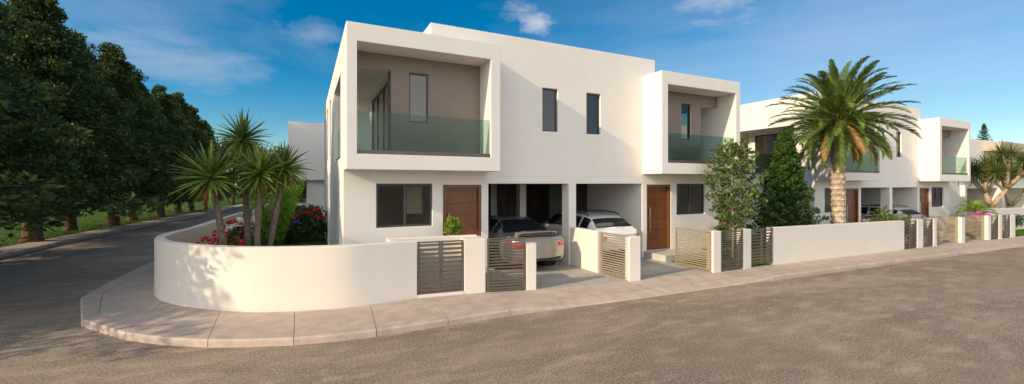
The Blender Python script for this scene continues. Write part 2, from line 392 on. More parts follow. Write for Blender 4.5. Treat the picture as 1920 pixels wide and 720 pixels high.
def ktop(x):
    """kerb height above the road: dropped at the two drives of each pair"""
    def d(a, b, r=.9): return max(0, min(1, min((x - a) / r, (b - x) / r)))
    return .12 - .10 * max(d(4.0, 10.9), d(22.6, 29.6), d(41, 48))
mbS = MB(); mbK = MB(); mbB = MB()
for i in range(len(J) - 1):
    (o0, i0, j0), (o1, i1, j1) = J[i], J[i + 1]
    o0, i0, o1, i1 = [Vector(p) for p in (o0, i0, o1, i1)]
    e0 = (i0 - o0).length; e1 = (i1 - o1).length
    k0 = o0 + (i0 - o0) * (.33 / e0); k1 = o1 + (i1 - o1) * (.33 / e1)
    t = (o1 - o0).normalized() * .005; n0 = (i0 - o0).normalized() * .006; n1 = (i1 - o1).normalized() * .006
    a = t if j0 else t * 0; b = t if j1 else t * 0
    def P(p, zt): return (p.x, p.y, zt + drop(p.x))
    ko0, ko1 = ktop(o0.x), ktop(o1.x); kk0, kk1 = .12 - (.12 - ko0) * .35, .12 - (.12 - ko1) * .35
    bev0 = n0 * 5; bev1 = n1 * 5
    mbK.prism([P(o0 + a + bev0, ko0 + .001), P(o1 - b + bev1, ko1 + .001), P(k1 - b - n1, kk1), P(k0 + a - n0, kk0)], -.03, drop)
    # rounded nose of the kerb
    bI = len(mbK.v); mbK.v += [P(o0 + a + bev0, ko0 + .001), P(o1 - b + bev1, ko1 + .001), P(o1 - b, max(ko1 - .03, 0)), P(o0 + a, max(ko0 - .03, 0)), P(o1 - b - n1 * .8, -.03), P(o0 + a - n0 * .8, -.03)]
    mbK.f += [(bI, bI+3, bI+2, bI+1), (bI+3, bI+5, bI+4, bI+2)]
    mbS.prism([P(k0 + a + n0, kk0), P(k1 - b + n1, kk1), P(i1 - b, .12), P(i0 + a, .12)], -.03, drop)
    mbB.poly([P(k0 - n0 * 2, kk0 - .014), P(k1 - n1 * 2, kk1 - .014), P(i1, .106), P(i0, .106)])
    mbB.poly([P(o0 + bev0, ko0 - .012), P(o1 + bev1, ko1 - .012), P(k1 - n1 * 2, kk1 - .014), P(k0 - n0 * 2, kk0 - .014)])
tag(mbS.build('sidewalk', M['walk']), kind='structure')
tag(mbK.build('kerb', M['walk']), kind='structure')
tag(mbB.build('paving_joint', M['joint']), kind='structure')

# ================================================================== HOUSES
FY = 10.58
def window(root, axis, pos, a0, a1, z0, z1, mull=(), fw=.045, name='window', glass='glass', trans=()):
    """axis 'y': window in a plane y=pos spanning x a0..a1 ; 'x': in a plane x=pos spanning y a0..a1"""
    a0, a1 = sorted((a0, a1)); mb = MB()
    def bx(p, q, r, s, d=.03):
        if axis == 'y': mb.box(p, q, pos - d, pos + d, r, s)
        else: mb.box(pos - d, pos + d, p, q, r, s)
    bx(a0, a1, z0, z0 + fw); bx(a0, a1, z1 - fw, z1); bx(a0, a0 + fw, z0 + fw, z1 - fw); bx(a1 - fw, a1, z0 + fw, z1 - fw)
    for k in mull: bx(k - fw * .6, k + fw * .6, z0 + fw, z1 - fw, .026)
    for k in trans: bx(a0 + fw, a1 - fw, k - fw * .5, k + fw * .5, .022)
    w = mb.build(name, M['frame'], root, bevel=.004)
    g = MB()
    if axis == 'y': g.box(a0 + fw * .8, a1 - fw * .8, pos - .004, pos + .004, z0 + fw * .8, z1 - fw * .8)
    else: g.box(pos - .004, pos + .004, a0 + fw * .8, a1 - fw * .8, z0 + fw * .8, z1 - fw * .8)
    g.build('pane', M[glass], w)
    return w

def house(Xc, dz, label, tall, variant='A'):
    root = thing('duplex_house', label, 'house', (Xc, FY, dz), group='white semi-detached houses')
    D = 11.2
    ops = [(1, -6.36, 6.36, 0, D, -.1, 6.03), (1, tall[0], tall[1], 0, tall[2], 6.03, 6.62)]
    for s in (-1, 1): ops.append((1, s*6.36, s*2.73, -.83, 0, 2.84, 6.03))
    ops.append((-1, -6.16, 6.16, tall[2], D - .2, 5.75, 6.03))          # flat roof behind the parapet
    ops.append((-1, tall[0] + .2, tall[1] - .2, .2, tall[2] - .2, 6.3, 6.62))
    for s in (-1, 1):
        ops += [(-1, s*6.14, s*2.99, -.83, -.08, 3.18, 5.63), (-1, s*6.14, s*2.99, -.73, -.08, 3.05, 3.18),
                (-1, s*6.14, s*5.29, -.08, 3.9, 3.05, 5.30),
                (-1, s*6.36, s*6.14, .85, 3.6, 3.18, 5.30),
                (-1, s*5.17, s*2.9, .12, 4.2, 3.05, 5.4), (-1, s*5.29, s*5.17, .35, 3.4, 3.05, 5.15),
                (-1, s*4.86, s*4.36, -.08, .12, 4.04, 5.28),
                # facade slit windows with the stair rooms behind
                (-1, s*1.03, s*.51, 0, .2, 4.04, 5.29), (-1, s*2.6, s*.2, .2, 3.5, 3.0, 5.4),
                # ground floor
                (-1, s*5.62, s*4.25, 0, .2, 1.46, 2.53), (-1, s*6.1, s*4.12, .2, 4.5, .33, 2.62),
                (-1, s*3.97, s*2.91, 0, .16, .33, 2.50),
                (-1, s*2.71, s*.13, 0, 5.9, -.1, 2.53),
                # side slits
                (-1, s*6.36, s*6.2, 5.4, 6.3, 3.5, 5.5), (-1, s*6.36, s*6.2, 7.5, 8.5, 3.5, 5.5),
                (-1, s*6.36, s*6.2, 8.0, 9.4, .33, 2.45)]
    ops.append((-1, -.13, .13, .38, 3.2, -.1, 2.53)); ops.append((-1, -.13, .13, 3.5, 5.9, -.1, 2.53))
    body = solid(ops).build('wall', M['plaster'], root, bevel=.010)
    # drip groove over the ground floor and porch slab
    for s in (-1, 1):
        # taupe render round the loggia back wall
        tp = solid([(1, s*5.29, s*2.992, -.10, -.082, 3.05, 5.628), (-1, s*4.86, s*4.36, -.2, 0, 4.04, 5.28)])
        tp.box(s*6.138, s*5.29, -.10, -.082, 5.28, 5.628)
        tp.build('loggia_wall', M['taupe'], root)
        sb = MB().box(s*5.297, s*5.292, -.10, .345, 3.05, 5.28); sb.build('reveal_panel', M['taupe'], root)
        window(root, 'y', .0, s*4.86, s*4.36, 4.04, 5.28)
        window(root, 'x', s*5.23, .35, 3.4, 3.06, 5.15, mull=(1.35, 2.4), fw=.07, name='sliding_door')
        ch = MB().box(s*6.138, s*2.992, -.80, -.70, 3.182, 3.27); c_ = ch.build('glass_balustrade', M['channel'], root)
        MB().box(s*6.136, s*2.994, -.756, -.744, 3.27, 4.12).build('glass_panel', M['guard'], c_)
        ch = MB().box(s*6.30, s*6.20, .852, 3.598, 3.182, 3.27); c_ = ch.build('glass_balustrade', M['channel'], root)
        MB().box(s*6.256, s*6.244, .854, 3.596, 3.27, 4.12).build('glass_panel', M['guard'], c_)
        window(root, 'y', .09, s*1.03, s*.51, 4.04, 5.29)
        window(root, 'y', .08, s*5.62, s*4.25, 1.46, 2.53, mull=(s*4.93,), fw=.05)
        # blinds / curtains and a back wall colour in the living room
        cu = MB()
        for k in range(9): cu.box(s*(4.40 + .045*k), s*(4.44 + .045*k), .45 + .02*(k % 2), .48 + .02*(k % 2), 1.75, 2.5)
        cu.build('blind', M['curtain'], root)
        # front door
        fr = MB(); fr.box(s*3.97, s*3.89, .015, .155, .33, 2.50).box(s*2.99, s*2.91, .015, .155, .33, 2.50).box(s*3.89, s*2.99, .015, .155, 2.42, 2.50)
        door = MB()
        zz = .345; k = 0
        while zz < 2.40:
            z2 = min(zz + .335, 2.41); door.box(s*3.885, s*2.995, .09, .14, zz, z2 - .008); zz = z2; k += 1
        dr = door.build('door', M['wood'], root, bevel=.003); fr.build('door_frame', M['wood'], dr, bevel=.004)
        hx = 3.08 if s > 0 else 3.80
        MB().tube([(s*hx, .04, .95), (s*hx, .04, 1.75)], .016).box(s*hx - .01, s*hx + .01, .04, .09, 1.05, 1.07).box(s*hx - .01, s*hx + .01, .04, .09, 1.63, 1.65).build('handle', M['steel'], dr, smooth=False)
        # porch
        MB().box(s*2.76, s*5.9, -.95, -.002, .10, .325).build('porch_step', M['tile'], root, bevel=.01)
        # carport ceiling, back cladding and posts
        bk = MB()
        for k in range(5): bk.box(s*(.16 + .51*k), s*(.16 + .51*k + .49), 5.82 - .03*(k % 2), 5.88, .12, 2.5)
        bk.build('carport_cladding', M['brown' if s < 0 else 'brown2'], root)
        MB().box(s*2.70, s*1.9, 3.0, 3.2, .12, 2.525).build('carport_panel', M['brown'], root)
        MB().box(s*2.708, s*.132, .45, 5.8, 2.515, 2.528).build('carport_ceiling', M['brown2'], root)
        window(root, 'x', s*6.28, 5.4, 6.3, 3.5, 5.5); window(root, 'x', s*6.28, 7.5, 8.5, 3.5, 5.5)
        window(root, 'x', s*6.28, 8.0, 9.4, .33, 2.45, mull=(8.7,))
    return root

HA = house(7.14, 0, 'white semi-detached house nearest the corner, silver and white cars in its two carports', (-4.29, 3.26, 4.2))
HB = house(25.75, -.18, 'white semi-detached house behind the date palm, with a tall flush roof parapet', (-6.36, 3.0, 4.2))
# house C : longer white block at the far right
def houseC():
    root = thing('house', 'white house at the right edge with beige upper band, partly behind the branching dragon trees', 'house', (44, 13.0, -.35), group=None)
    ops = [(1, -9.5, 12, 0, 9, -.3, 6.10), (-1, -7.2, -5.9, 0, .2, 1.25, 2.6), (-1, -8.5, -5, .2, 4, .3, 2.7),
           (-1, -2.6, 3.6, 0, 2.6, .1, 2.55), (-1, 4.1, 11, 0, 2.6, .1, 2.55), (-1, -9.3, 11.8, .2, 8.8, 5.8, 6.10)]
    solid(ops).build('wall', M['plaster'], root, bevel=.01)
    window(root, 'y', .1, -7.2, -5.9, 1.25, 2.6, glass='glass')
    MB().box(1.0, 12.4, -.9, -.002, 5.3, 5.95).build('canopy', M['beige'], root, bevel=.01)
    window(root, 'y', 2.3, -2.5, 3.5, .15, 2.5, mull=(-.5, 1.5), fw=.08, name='sliding_door')
    window(root, 'y', 2.3, 4.2, 10.9, .15, 2.5, mull=(6.4, 8.7), fw=.08, name='sliding_door')
    for x in (-2.9, 3.7): MB().box(x - .0, x + .3, -.25, -.003, .1, 2.8).build('pilaster', M['plaster'], root, bevel=.01)
houseC()
# house behind the garden, on the side street
def houseD():
    root = thing('house', 'white neighbouring house behind the garden, left of the corner house, upper floor overhanging', 'house', (-.9, 26.9, 0))
    ops = [(1, 0, 14, 0, 10, 2.75, 6.03), (1, .95, 14, .4, 10, -.05, 2.75), (-1, .2, 13.8, .2, 9.8, 5.8, 6.03), (-1, .95, 1.2, 2, 4, .3, 2.3), (-1, 0, .2, 2, 5, 3.3, 5.4)]
    solid(ops).build('wall', M['plaster'], root, bevel=.012)
    window(root, 'x', .1, 2, 5, 3.3, 5.4, mull=(3.5,)); window(root, 'x', 1.08, 2, 4, .3, 2.3, mull=(3,))
    MB().box(-.05, .9, -.25, -.0, 2.55, 2.62).box(-.05, 0, -.25, 3, 2.55, 2.62).build('soffit_trim', M['frame'], root)
houseD()

# ================================================================== BOUNDARY WALLS, PIERS, GATES
def wall_path(name, pts, th, z0, z1, label, cat='garden wall', m=None, group=None, smooth=False, flip=1):
    """vertical wall following outer points; thickness to the left of travel"""
    n = len(pts); P = [Vector(p) for p in pts]; mb = MB(); q = []
    for i in range(n):
        t = (P[min(i + 1, n - 1)] - P[max(i - 1, 0)]).normalized(); nn = Vector((-t.y, t.x)) * th * flip; q.append(P[i] + nn)
    o = P[0]; bev = .012
    ring = []
    for i in range(n):
        a, b = P[i], q[i]; d = (b - a).normalized() * bev; dz = drop(a.x)
        ring.append([(a.x, a.y, z0 + dz), (a.x, a.y, z1 - bev + dz), (a.x + d.x, a.y + d.y, z1 + dz), (b.x - d.x, b.y - d.y, z1 + dz), (b.x, b.y, z1 - bev + dz), (b.x, b.y, z0 + dz)])
    for r in ring: mb.v += [(p[0] - o.x, p[1] - o.y, p[2]) for p in r]
    for i in range(n - 1):
        for k in range(5): mb.f.append((i*6 + k, (i+1)*6 + k, (i+1)*6 + k + 1, i*6 + k + 1))
    mb.f.append(tuple(range(6))); mb.f.append(tuple((n-1)*6 + k for k in range(6))[::-1])
    ob = mb.build(name, m or M['wallplaster']); ob.location = (o.x, o.y, 0)
    me = ob.data; bm = bmesh.new(); bm.from_mesh(me); bmesh.ops.recalc_face_normals(bm, faces=bm.faces); bm.to_mesh(me); bm.free()
    if smooth:
        for p in me.polygons: p.use_smooth = len(p.vertices) == 4
        me.set_sharp_from_angle(angle=R(30))
    return tag(ob, label, cat, group)
def crom(pts, k):
    P = [Vector(p) for p in pts]; P = [P[0] * 2 - P[1]] + P + [P[-1] * 2 - P[-2]]; o = []
    for i in range(1, len(P) - 2):
        for s in range(k):
            t = s / k; a, b, c, d = P[i-1:i+3]
            o.append(.5 * ((2*b) + (c - a)*t + (2*a - 5*b + 4*c - d)*t*t + (3*b - a - 3*c + d)*t**3))
    o.append(P[-2]); return [tuple(x) for x in o]
corner = crom([(-2.52, 21.2), (-2.72, 18), (-2.90, 14.6), (-3.06, 13.2), (-3.07, 12.2), (-2.80, 11.25), (-2.28, 10.45), (-1.66, 9.83), (-.95, 9.32), (-.2, 9.02), (.61, 8.82), (1.3, 8.82), (2.09, 8.86)], 7)
wall_path('corner_wall', corner, .20, .0, 1.325, 'long white rendered wall curving round the street corner in front of the yuccas', smooth=True)
wall_path('side_wall', [(-2.0, 34), (-2.35, 24.3)], .2, .0, 1.3, 'short white wall beyond the gap at the far end of the curved corner wall')
wall_path('front_wall', [(12.62, 8.05), (16, 8.06), (20.66, 8.08)], .2, .0, 1.235, 'long straight white front wall below the conifer and the date palm')
wall_path('front_wall', [(31.3, 8.1), (31.9, 8.1)], .2, -.05, 1.22, 'short white wall end at the far right beside the last slatted gate')
wall_path('side_wall', [(33.0, 9.6), (50, 9.6)], .2, -.1, 1.42, 'sunlit white garden wall under the dragon trees at the right edge')

def pier(x0, y0, x1, y1, dep, z1, label):
    a = Vector((x0, y0)); b = Vector((x1, y1)); L = (b - a).length; rz = math.atan2(b.y - a.y, b.x - a.x)
    mb = MB().box(0, L, 0, dep, -.02, z1); o = mb.build('gate_pier', M['wallplaster'], bevel=.012); o.location = (x0, y0, drop(x0)); o.rotation_euler = (0, 0, rz)
    return tag(o, label, 'gate pier', 'white gate piers along the pavement')
def gate(x0, y0, x1, y1, z0, z1, n, label, double=False, name='slatted_gate', m='slat', group='slatted metal gates', cat='gate', tilt=0.):
    a = Vector((x0, y0)); b = Vector((x1, y1)); L = (b - a).length; rz = math.atan2(b.y - a.y, b.x - a.x)
    r = thing(name, label, cat, (x0, y0, drop(x0)), rz, group)
    w = .045; H = z1 - z0; st = (H - .06) / n
    for A, B in ([(0, L)] if not double else [(0, L/2 - .004), (L/2 + .004, L)]):
        fr = solid([(1, A, B, -.02, .02, z0, z1), (-1, A + w, B - w, -.02, .02, z0 + .03, z1 - .03)]).build('frame', M[m], r, bevel=.003)
        sl = MB()
        for k in range(n):
            zc = z0 + .03 + st * (k + .5); sl.box(A + w, B - w, -.012, .012, zc - st * .26, zc + st * .26)
        sl.build('slat_panel', M[m], fr)
    return r
# house A front
gate(2.11, 8.90, 3.09, 8.80, .19, 1.30, 11, 'double-leaf meter gate of horizontal slats set in the wall nearest the camera', double=True)
o = MB().box(0, 1.0, 0, .17, 0, .075).build('gate_plinth', M['wallplaster'], bevel=.006); o.location = (2.095, 8.86, .115); o.rotation_euler = (0, 0, math.atan2(-.11, 1.02))
tag(o, 'low white plinth under the nearest double slatted gate', 'plinth')
pier(3.10, 8.755, 3.57, 8.685, .62, 1.31, 'broad white pier between the nearest double gate and the single slatted gate')
wall_path('meter_enclosure', [(1.56, 9.0), (1.56, 9.50), (3.56, 9.30)], .16, .1, 1.345, 'white enclosure wall behind the nearest double slatted gate, below the front door shrub', flip=-1)
gate(3.60, 8.67, 4.44, 8.475, .15, 1.32, 17, 'slatted pedestrian gate in front of the silver car, between two white piers')
pier(4.46, 8.45, 4.70, 8.41, .22, 1.175, 'narrow white pier at the left side of the silver car drive')
wall_path('divider_wall', [(7.05, 10.55), (7.05, 9.25)], .19, .05, 1.24, 'low white wall dividing the two carport drives of the nearest house', flip=1)
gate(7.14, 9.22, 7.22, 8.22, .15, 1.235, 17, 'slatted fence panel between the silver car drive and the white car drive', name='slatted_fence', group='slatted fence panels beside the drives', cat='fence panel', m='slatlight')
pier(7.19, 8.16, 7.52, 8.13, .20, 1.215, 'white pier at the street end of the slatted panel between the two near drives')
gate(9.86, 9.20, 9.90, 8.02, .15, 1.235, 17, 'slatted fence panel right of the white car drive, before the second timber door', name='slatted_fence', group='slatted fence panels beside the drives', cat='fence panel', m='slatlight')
pier(9.93, 7.96, 10.24, 7.96, .22, 1.235, 'white pier just right of the slatted panel by the second door')
gate(10.27, 8.0, 11.17, 8.0, .15, 1.24, 17, 'single slatted gate below the slender young tree')
pier(11.2, 7.98, 11.56, 8.0, .22, 1.235, 'white pier between the single gate and double gate under the young tree')
gate(11.58, 8.04, 12.60, 8.06, .19, 1.235, 11, 'double slatted meter gate at the left end of the long straight front wall', double=True)
# house B front
gate(20.68, 8.12, 21.70, 8.12, .15, 1.235, 11, 'double slatted meter gate at the right end of the long straight front wall', double=True)
pier(21.72, 8.08, 22.2, 8.08, .22, 1.25, 'white pier right of the double gate at the right end of the long front wall')
gate(22.23, 8.12, 23.06, 8.12, .15, 1.24, 17, 'single slatted gate near the blue windscreen, second gate right of the long wall')
pier(23.09, 8.08, 23.36, 8.08, .22, 1.25, 'narrow white pier left of the far pair of drives')
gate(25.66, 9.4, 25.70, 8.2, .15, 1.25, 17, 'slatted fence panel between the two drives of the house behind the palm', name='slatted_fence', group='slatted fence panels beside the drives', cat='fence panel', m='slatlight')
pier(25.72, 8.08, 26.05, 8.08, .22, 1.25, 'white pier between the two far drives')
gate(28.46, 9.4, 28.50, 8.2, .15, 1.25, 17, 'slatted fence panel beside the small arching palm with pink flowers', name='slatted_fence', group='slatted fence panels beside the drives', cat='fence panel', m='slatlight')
pier(28.52, 8.08, 28.85, 8.08, .22, 1.25, 'white pier right of the small palm with pink flowers')
gate(28.88, 8.12, 29.78, 8.12, .15, 1.25, 17, 'single slatted gate in front of the dragon trees')
pier(29.8, 8.08, 30.16, 8.08, .22, 1.25, 'white pier between the last two slatted gates at the right')
gate(30.19, 8.12, 31.2, 8.12, .15, 1.25, 11, 'last double slatted gate near the right edge', double=True)
wall_path('divider_wall', [(25.68, 10.55), (25.68, 9.45)], .19, .05, 1.24, 'low white wall dividing the two carport drives of the house behind the palm', flip=1)
wall_path('terrace_wall', [(13.9, 12.6), (19.0, 12.6)], .2, .0, 1.1, 'low shaded wall between the two houses behind the conifer')

# ================================================================== CARS
def cr(a, b, c, d, t): return .5 * ((2*b) + (c - a)*t + (2*a - 5*b + 4*c - d)*t*t + (3*b - a - 3*c + d)*t**3)
def car(kind, paint, label):
    if kind == 'sedan':   # y, w, zb, zs, zr, wr
        S = [(0.00, .70, .36, .86, .90, .60), (.10, .82, .30, .92, .98, .70), (.42, .87, .27, .96, 1.04, .74), (.80, .885, .26, .97, 1.07, .72), (1.38, .89, .25, .955, 1.395, .56),
             (2.1, .89, .25, .94, 1.44, .55), (2.75, .89, .25, .92, 1.41, .55), (3.4, .885, .25, .90, 1.00, .66), (3.95, .86, .26, .84, .92, .64), (4.35, .80, .30, .70, .80, .56), (4.5, .66, .36, .56, .62, .45)]
        glass = {'rear_window': ((3.05, 3.95), (7.12, 9)), 'windscreen': ((6.1, 6.95), (7.12, 9))}; sides = [((3.45, 4.05), 0), ((4.12, 5.0), 0), ((5.08, 6.55), 0)]; wy = (.95, 3.62); wr_ = .325
    else:
        S = [(0.00, .72, .38, .88, .92, .62), (.09, .83, .32, .96, 1.02, .72), (.20, .86, .30, 1.00, 1.10, .70), (.62, .88, .28, 1.00, 1.42, .60), (1.3, .89, .27, .98, 1.50, .60),
             (2.0, .89, .27, .96, 1.51, .60), (2.6, .89, .27, .94, 1.47, .58), (3.3, .885, .27, .93, 1.04, .68), (3.8, .86, .28, .88, .96, .66), (4.15, .80, .32, .72, .82, .58), (4.3, .66, .38, .58, .64, .46)]
        glass = {'rear_window': ((2.08, 2.92), (7.1, 9)), 'windscreen': ((6.1, 6.95), (7.12, 9))}; sides = [((2.9, 3.55), 0), ((3.65, 4.6), 0), ((4.7, 6.5), 0)]; wy = (.85, 3.42); wr_ = .33
    root = thing('parked_car', label, 'car')
    K = 8; nS = len(S)
    def prof(p):
        y, w, zb, zs, zr, wr = p; h = zs - zb
        return [(0, zb), (w*.80, zb), (w*.955, zb + .07), (w, zb + h*.33), (w*.995, zb + h*.72), (w*.955, zs), (w*.92, zs + (zr - zs)*.12), (wr + .02, zs + (zr - zs)*.86), (wr*.72, zr - .012), (0, zr)]
    PR = [prof(p) for p in S]
    dj = [k / K for k in range(9 * K + 1)]; di = [k / K for k in range((nS - 1) * K + 1)]
    def samp(arr, t):
        i = min(int(t), len(arr) - 2); f = t - i; g = lambda k: arr[max(0, min(len(arr) - 1, k))]
        return tuple(cr(a, b, c, d, f) for a, b, c, d in zip(g(i-1), g(i), g(i+1), g(i+2)))
    G = []
    ys = [(p[0],) for p in S]
    for ti in di:
        col = [samp([pr[j] for pr in PR], ti) for j in range(10)]; y = samp(ys, ti)[0]
        G.append([(max(0, samp(col, t)[0]), y, samp(col, t)[1]) for t in dj])
    parts = {}
    def put(key, quad): mb = parts.setdefault(key, MB()); mb.poly(quad)
    def off(p, c=(0, 2.2, .7), e=.004):
        v = Vector((p[0] - c[0], (p[1] - c[1]) * .4, p[2] - c[2])).normalized(); return (p[0] + v.x*e, p[1] + v.y*e, p[2] + v.z*e)
    for i in range(len(di) - 1):
        for j in range(len(dj) - 1):
            a, b = di[i] + .5/K, dj[j] + .5/K; key = 'body'
            for g_, ((a0, a1), (b0, b1)) in glass.items():
                if a0 < a < a1 and b0 < b < b1: key = g_
            for (a0, a1), _ in sides:
                if a0 < a < a1 and 6.1 < b < 6.95: key = 'side_window'
            if a < 1.2 and 4.1 < b < 4.9: key = 'tail_light'
            if 8.8 < a < 9.6 and 3.9 < b < 4.9: key = 'headlight'
            q = [G[i][j], G[i+1][j], G[i+1][j+1], G[i][j+1]]
            for sgn in (1, -1):
                qq = [(sgn*p[0], p[1], p[2]) for p in q]
                if sgn > 0: qq = qq[::-1]
                put(key + ('' if key in ('body', 'rear_window', 'windscreen') else ('+' if sgn > 0 else '-')), qq)
    # rear and front caps
    NC = 16
    for end, sg in ((0, -1), (len(di) - 1, 1)):
        for j in range(len(dj) - 1):
            for c in range(NC):
                def pt(jj, cc):
                    p = G[end][jj]; u = 1 - 2*cc/NC; return (p[0]*u, p[1] + sg*.13*(1 - u*u)**.8, p[2])
                q = [pt(j, c), pt(j, c+1), pt(j+1, c+1), pt(j+1, c)]
                if sg > 0: q = q[::-1]
                b = dj[j] + .5/K; key = 'body'
                if sg < 0:
                    if 4.1 < b < 4.9 and (c < 2 or c >= NC - 2): key = 'tail_light' + ('+' if c < 3 else '-')
                    elif b < 2.0: key = 'bumper_trim'
                elif 2.2 < b < 3.2 and 3 < c < NC - 4: key = 'bumper_trim'
                put(key, q)
    mats = {'body': paint, 'rear_window': M['carglass'], 'windscreen': M['carglass'], 'side_window': M['carglass'], 'tail_light': M['taillight'], 'headlight': M['headlight'], 'bumper_trim': M['rubber'], 'number_plate': M['plate']}
    body = None
    for key, mb in parts.items():
        nm = key.rstrip('+-'); me = mb
        o = me.build(nm, mats[nm], root, smooth=True); bm = bmesh.new(); bm.from_mesh(o.data); bmesh.ops.remove_doubles(bm, verts=bm.verts, dist=.0006); bm.to_mesh(o.data); bm.free()
        if nm not in ('body', 'number_plate'):
            sm = o.modifiers.new('solid', 'SOLIDIFY'); sm.thickness = .012; sm.offset = 0
    # wheels
    for y in wy:
        for s in (-1, 1):
            w = MB(); rim = MB(); arch = MB()
            def disc(mb, x0, x1, r, seg=28):
                b = len(mb.v)
                for xx in (x0, x1):
                    for k in range(seg): an = 2*math.pi*k/seg; mb.v.append((s*xx, y + r*math.cos(an), .0 + wr_ + r*math.sin(an)))
                for k in range(seg): k2 = (k+1) % seg; mb.f.append((b+k, b+k2, b+seg+k2, b+seg+k))
                mb.f.append(tuple(b+k for k in range(seg))); mb.f.append(tuple(b+seg+k for k in range(seg)))
            disc(arch, .5, .888, wr_ + .055); arch.build('wheel_arch', M['rubber'], root)
            disc(w, .68, .897, wr_); wo = w.build('wheel', M['rubber'], root)
            disc(rim, .80, .900, .15)
            for k in range(8):
                mt = Matrix.Translation((0, y, wr_)) @ Matrix.Rotation(k*math.pi/4, 4, 'X'); rim.box(s*.86, s*.902, -.02, .02, 0, wr_*.72, mt)
            rim.build('rim', M['steel'], wo)
    # mirrors, handles, extras
    my = S[7][0] - .55
    for s in (-1, 1):
        MB().box(s*.86, s*1.02, my - .09, my + .07, .93, 1.06).box(s*.80, s*.88, my, my + .05, .93, .97).build('wing_mirror', paint, root, bevel=.03)
    if kind == 'sedan':
        sp = MB(); pth = [(-.62, .16, 1.0), (-.60, .12, 1.12), (-.45, .08, 1.145), (0, .05, 1.155), (.45, .08, 1.145), (.60, .12, 1.12), (.62, .16, 1.0)]
        n = len(pth)
        for i, p in enumerate(pth):
            sp.v += [(p[0], p[1], p[2]), (p[0], p[1] + .19, p[2] + .01), (p[0]*.97, p[1] + .19, p[2] - .025), (p[0]*.97, p[1], p[2] - .03)]
        for i in range(n - 1):
            for k in range(4): sp.f.append((i*4 + k, (i+1)*4 + k, (i+1)*4 + (k+1) % 4, i*4 + (k+1) % 4))
        sp.f += [(0, 1, 2, 3), tuple((n-1)*4 + k for k in (3, 2, 1, 0))]
        sp.build('spoiler', paint, root, bevel=.006)
    else:
        for s in (-1, 1):
            MB().tube([(s*.60, .75, 1.47), (s*.60, .85, 1.53), (s*.60, 1.6, 1.56), (s*.59, 2.4, 1.53), (s*.585, 2.5, 1.47)], .018).build('roof_rail', M['rubber'], root)
        MB().tube([(0, .10, 1.14), (.30, .30, 1.27)], .010).build('wiper', M['rubber'], root)
    return root
M['silver'] = mat('silver_paint', (.38, .355, .32), .26, .55, coat=.7, var=.02)
M['whitepaint'] = mat('white_paint', (.74, .73, .71), .25, 0, coat=.8, var=.02)
M['carglass'] = mat('car_glass', (.010, .014, .020), .04, 0, spec=.8)
M['taillight'] = mat('tail_light_red', (.55, .012, .015), .15, 0, spec=.7, coat=1)
M['headlight'] = mat('headlight_clear', (.7, .7, .72), .1, .3, coat=1)
M['rubber'] = mat('black_rubber', (.02, .02, .02), .6, var=.2)
M['plate'] = mat('plate_white', (.7, .7, .66), .5)
c1 = car('sedan', M['silver'], 'silver saloon with boot spoiler, its rear facing the street, in the leftmost carport')
c1.location = (5.68, 9.95, .13); c1['group'] = 'parked silver saloons'; c1.scale = (1, 1, .96)
c2 = car('wagon', M['whitepaint'], 'white hatchback with black roof rails in the right carport of the nearest house')
c2.location = (8.55, 10.15, .13); c2['group'] = 'parked white hatchbacks'; c2.scale = (1, 1, .95)
dup(c1, (24.2, 10.6, -.04), 0, 'silver saloon half hidden behind the leafy shrub in front of the house behind the palm')
dup(c2, (27.1, 10.0, -.07), R(-4), 'car showing only its blue sky-reflecting window above the far front wall')

# ================================================================== PLANTS
def trunk_mb(path, radii, seg=12, rough=.0, seed=1):
    mb = MB(); mb.tube(path, radii, seg)
    if rough:
        rnd = random.Random(seed); mb.v = [(x + rnd.uniform(-rough, rough), y + rnd.uniform(-rough, rough), z) for x, y, z in mb.v]
    return mb
# --- big trees along the side street
def big_tree(seed, H, Rm, label):
    rng = np.random.default_rng(seed); root = thing('street_tree', label, 'tree', group='dark evergreen trees along the side street')
    ln = rng.uniform(-.25, .25)
    tm = trunk_mb([(0, 0, -.1), (.02, 0, .25), (.03, .02, 1.2), (ln*.4, .05, 3.0), (ln, .1, H*.55), (ln, .1, H*.93)], [.40, .30, .25, .21, .13, .02], 12, .012, seed)
    cs = []; rs = []
    zb = 1.75
    nb = 165
    for k in range(nb):
        t = (k + rng.random()) / nb; z = zb + (H - zb) * t
        prof = (min(1, (t + .08) / .16)) ** .5 * (1 - t) ** .95 * 1.2
        an = k * 2.39996 + rng.uniform(-.4, .4); rr = Rm * prof * rng.uniform(.62, 1.22)
        end = np.array([math.cos(an) * rr + ln*t, math.sin(an) * rr, z + rng.uniform(-.1, .35) - .12 * rr])
        base = np.array([ln*t, .1, z - .25 * rr * .4])
        if k % 3 == 0: tm.tube([tuple(base), tuple(base*.45 + end*.55 + np.array([0, 0, .1])), tuple(end)], [.06 * (1.2 - t), .035, .012], 5, False)
        for q in (1.0, .78, .55, .33):
            if rr * q < .2 and q < 1: continue
            cs.append(base * (1 - q) + end * q + rng.normal(size=3) * .16); rs.append(rng.uniform(.34, .58) * (.8 + .35 * (1 - t)))
    cs.append(np.array([ln, .1, H - .15])); rs.append(.35)
    tm.build('trunk', M['bark'], root, smooth=True)
    clump_crown('crown', root, M['pine'], cs, np.array(rs) * 1.1, 150, .155, .08, seed + 5, up=.35, fill=.3)
    return root
T1 = big_tree(11, 11.8, 4.0, 'x'); T2 = big_tree(23, 11.2, 3.3, 'x'); T3 = big_tree(37, 10.8, 3.1, 'x')
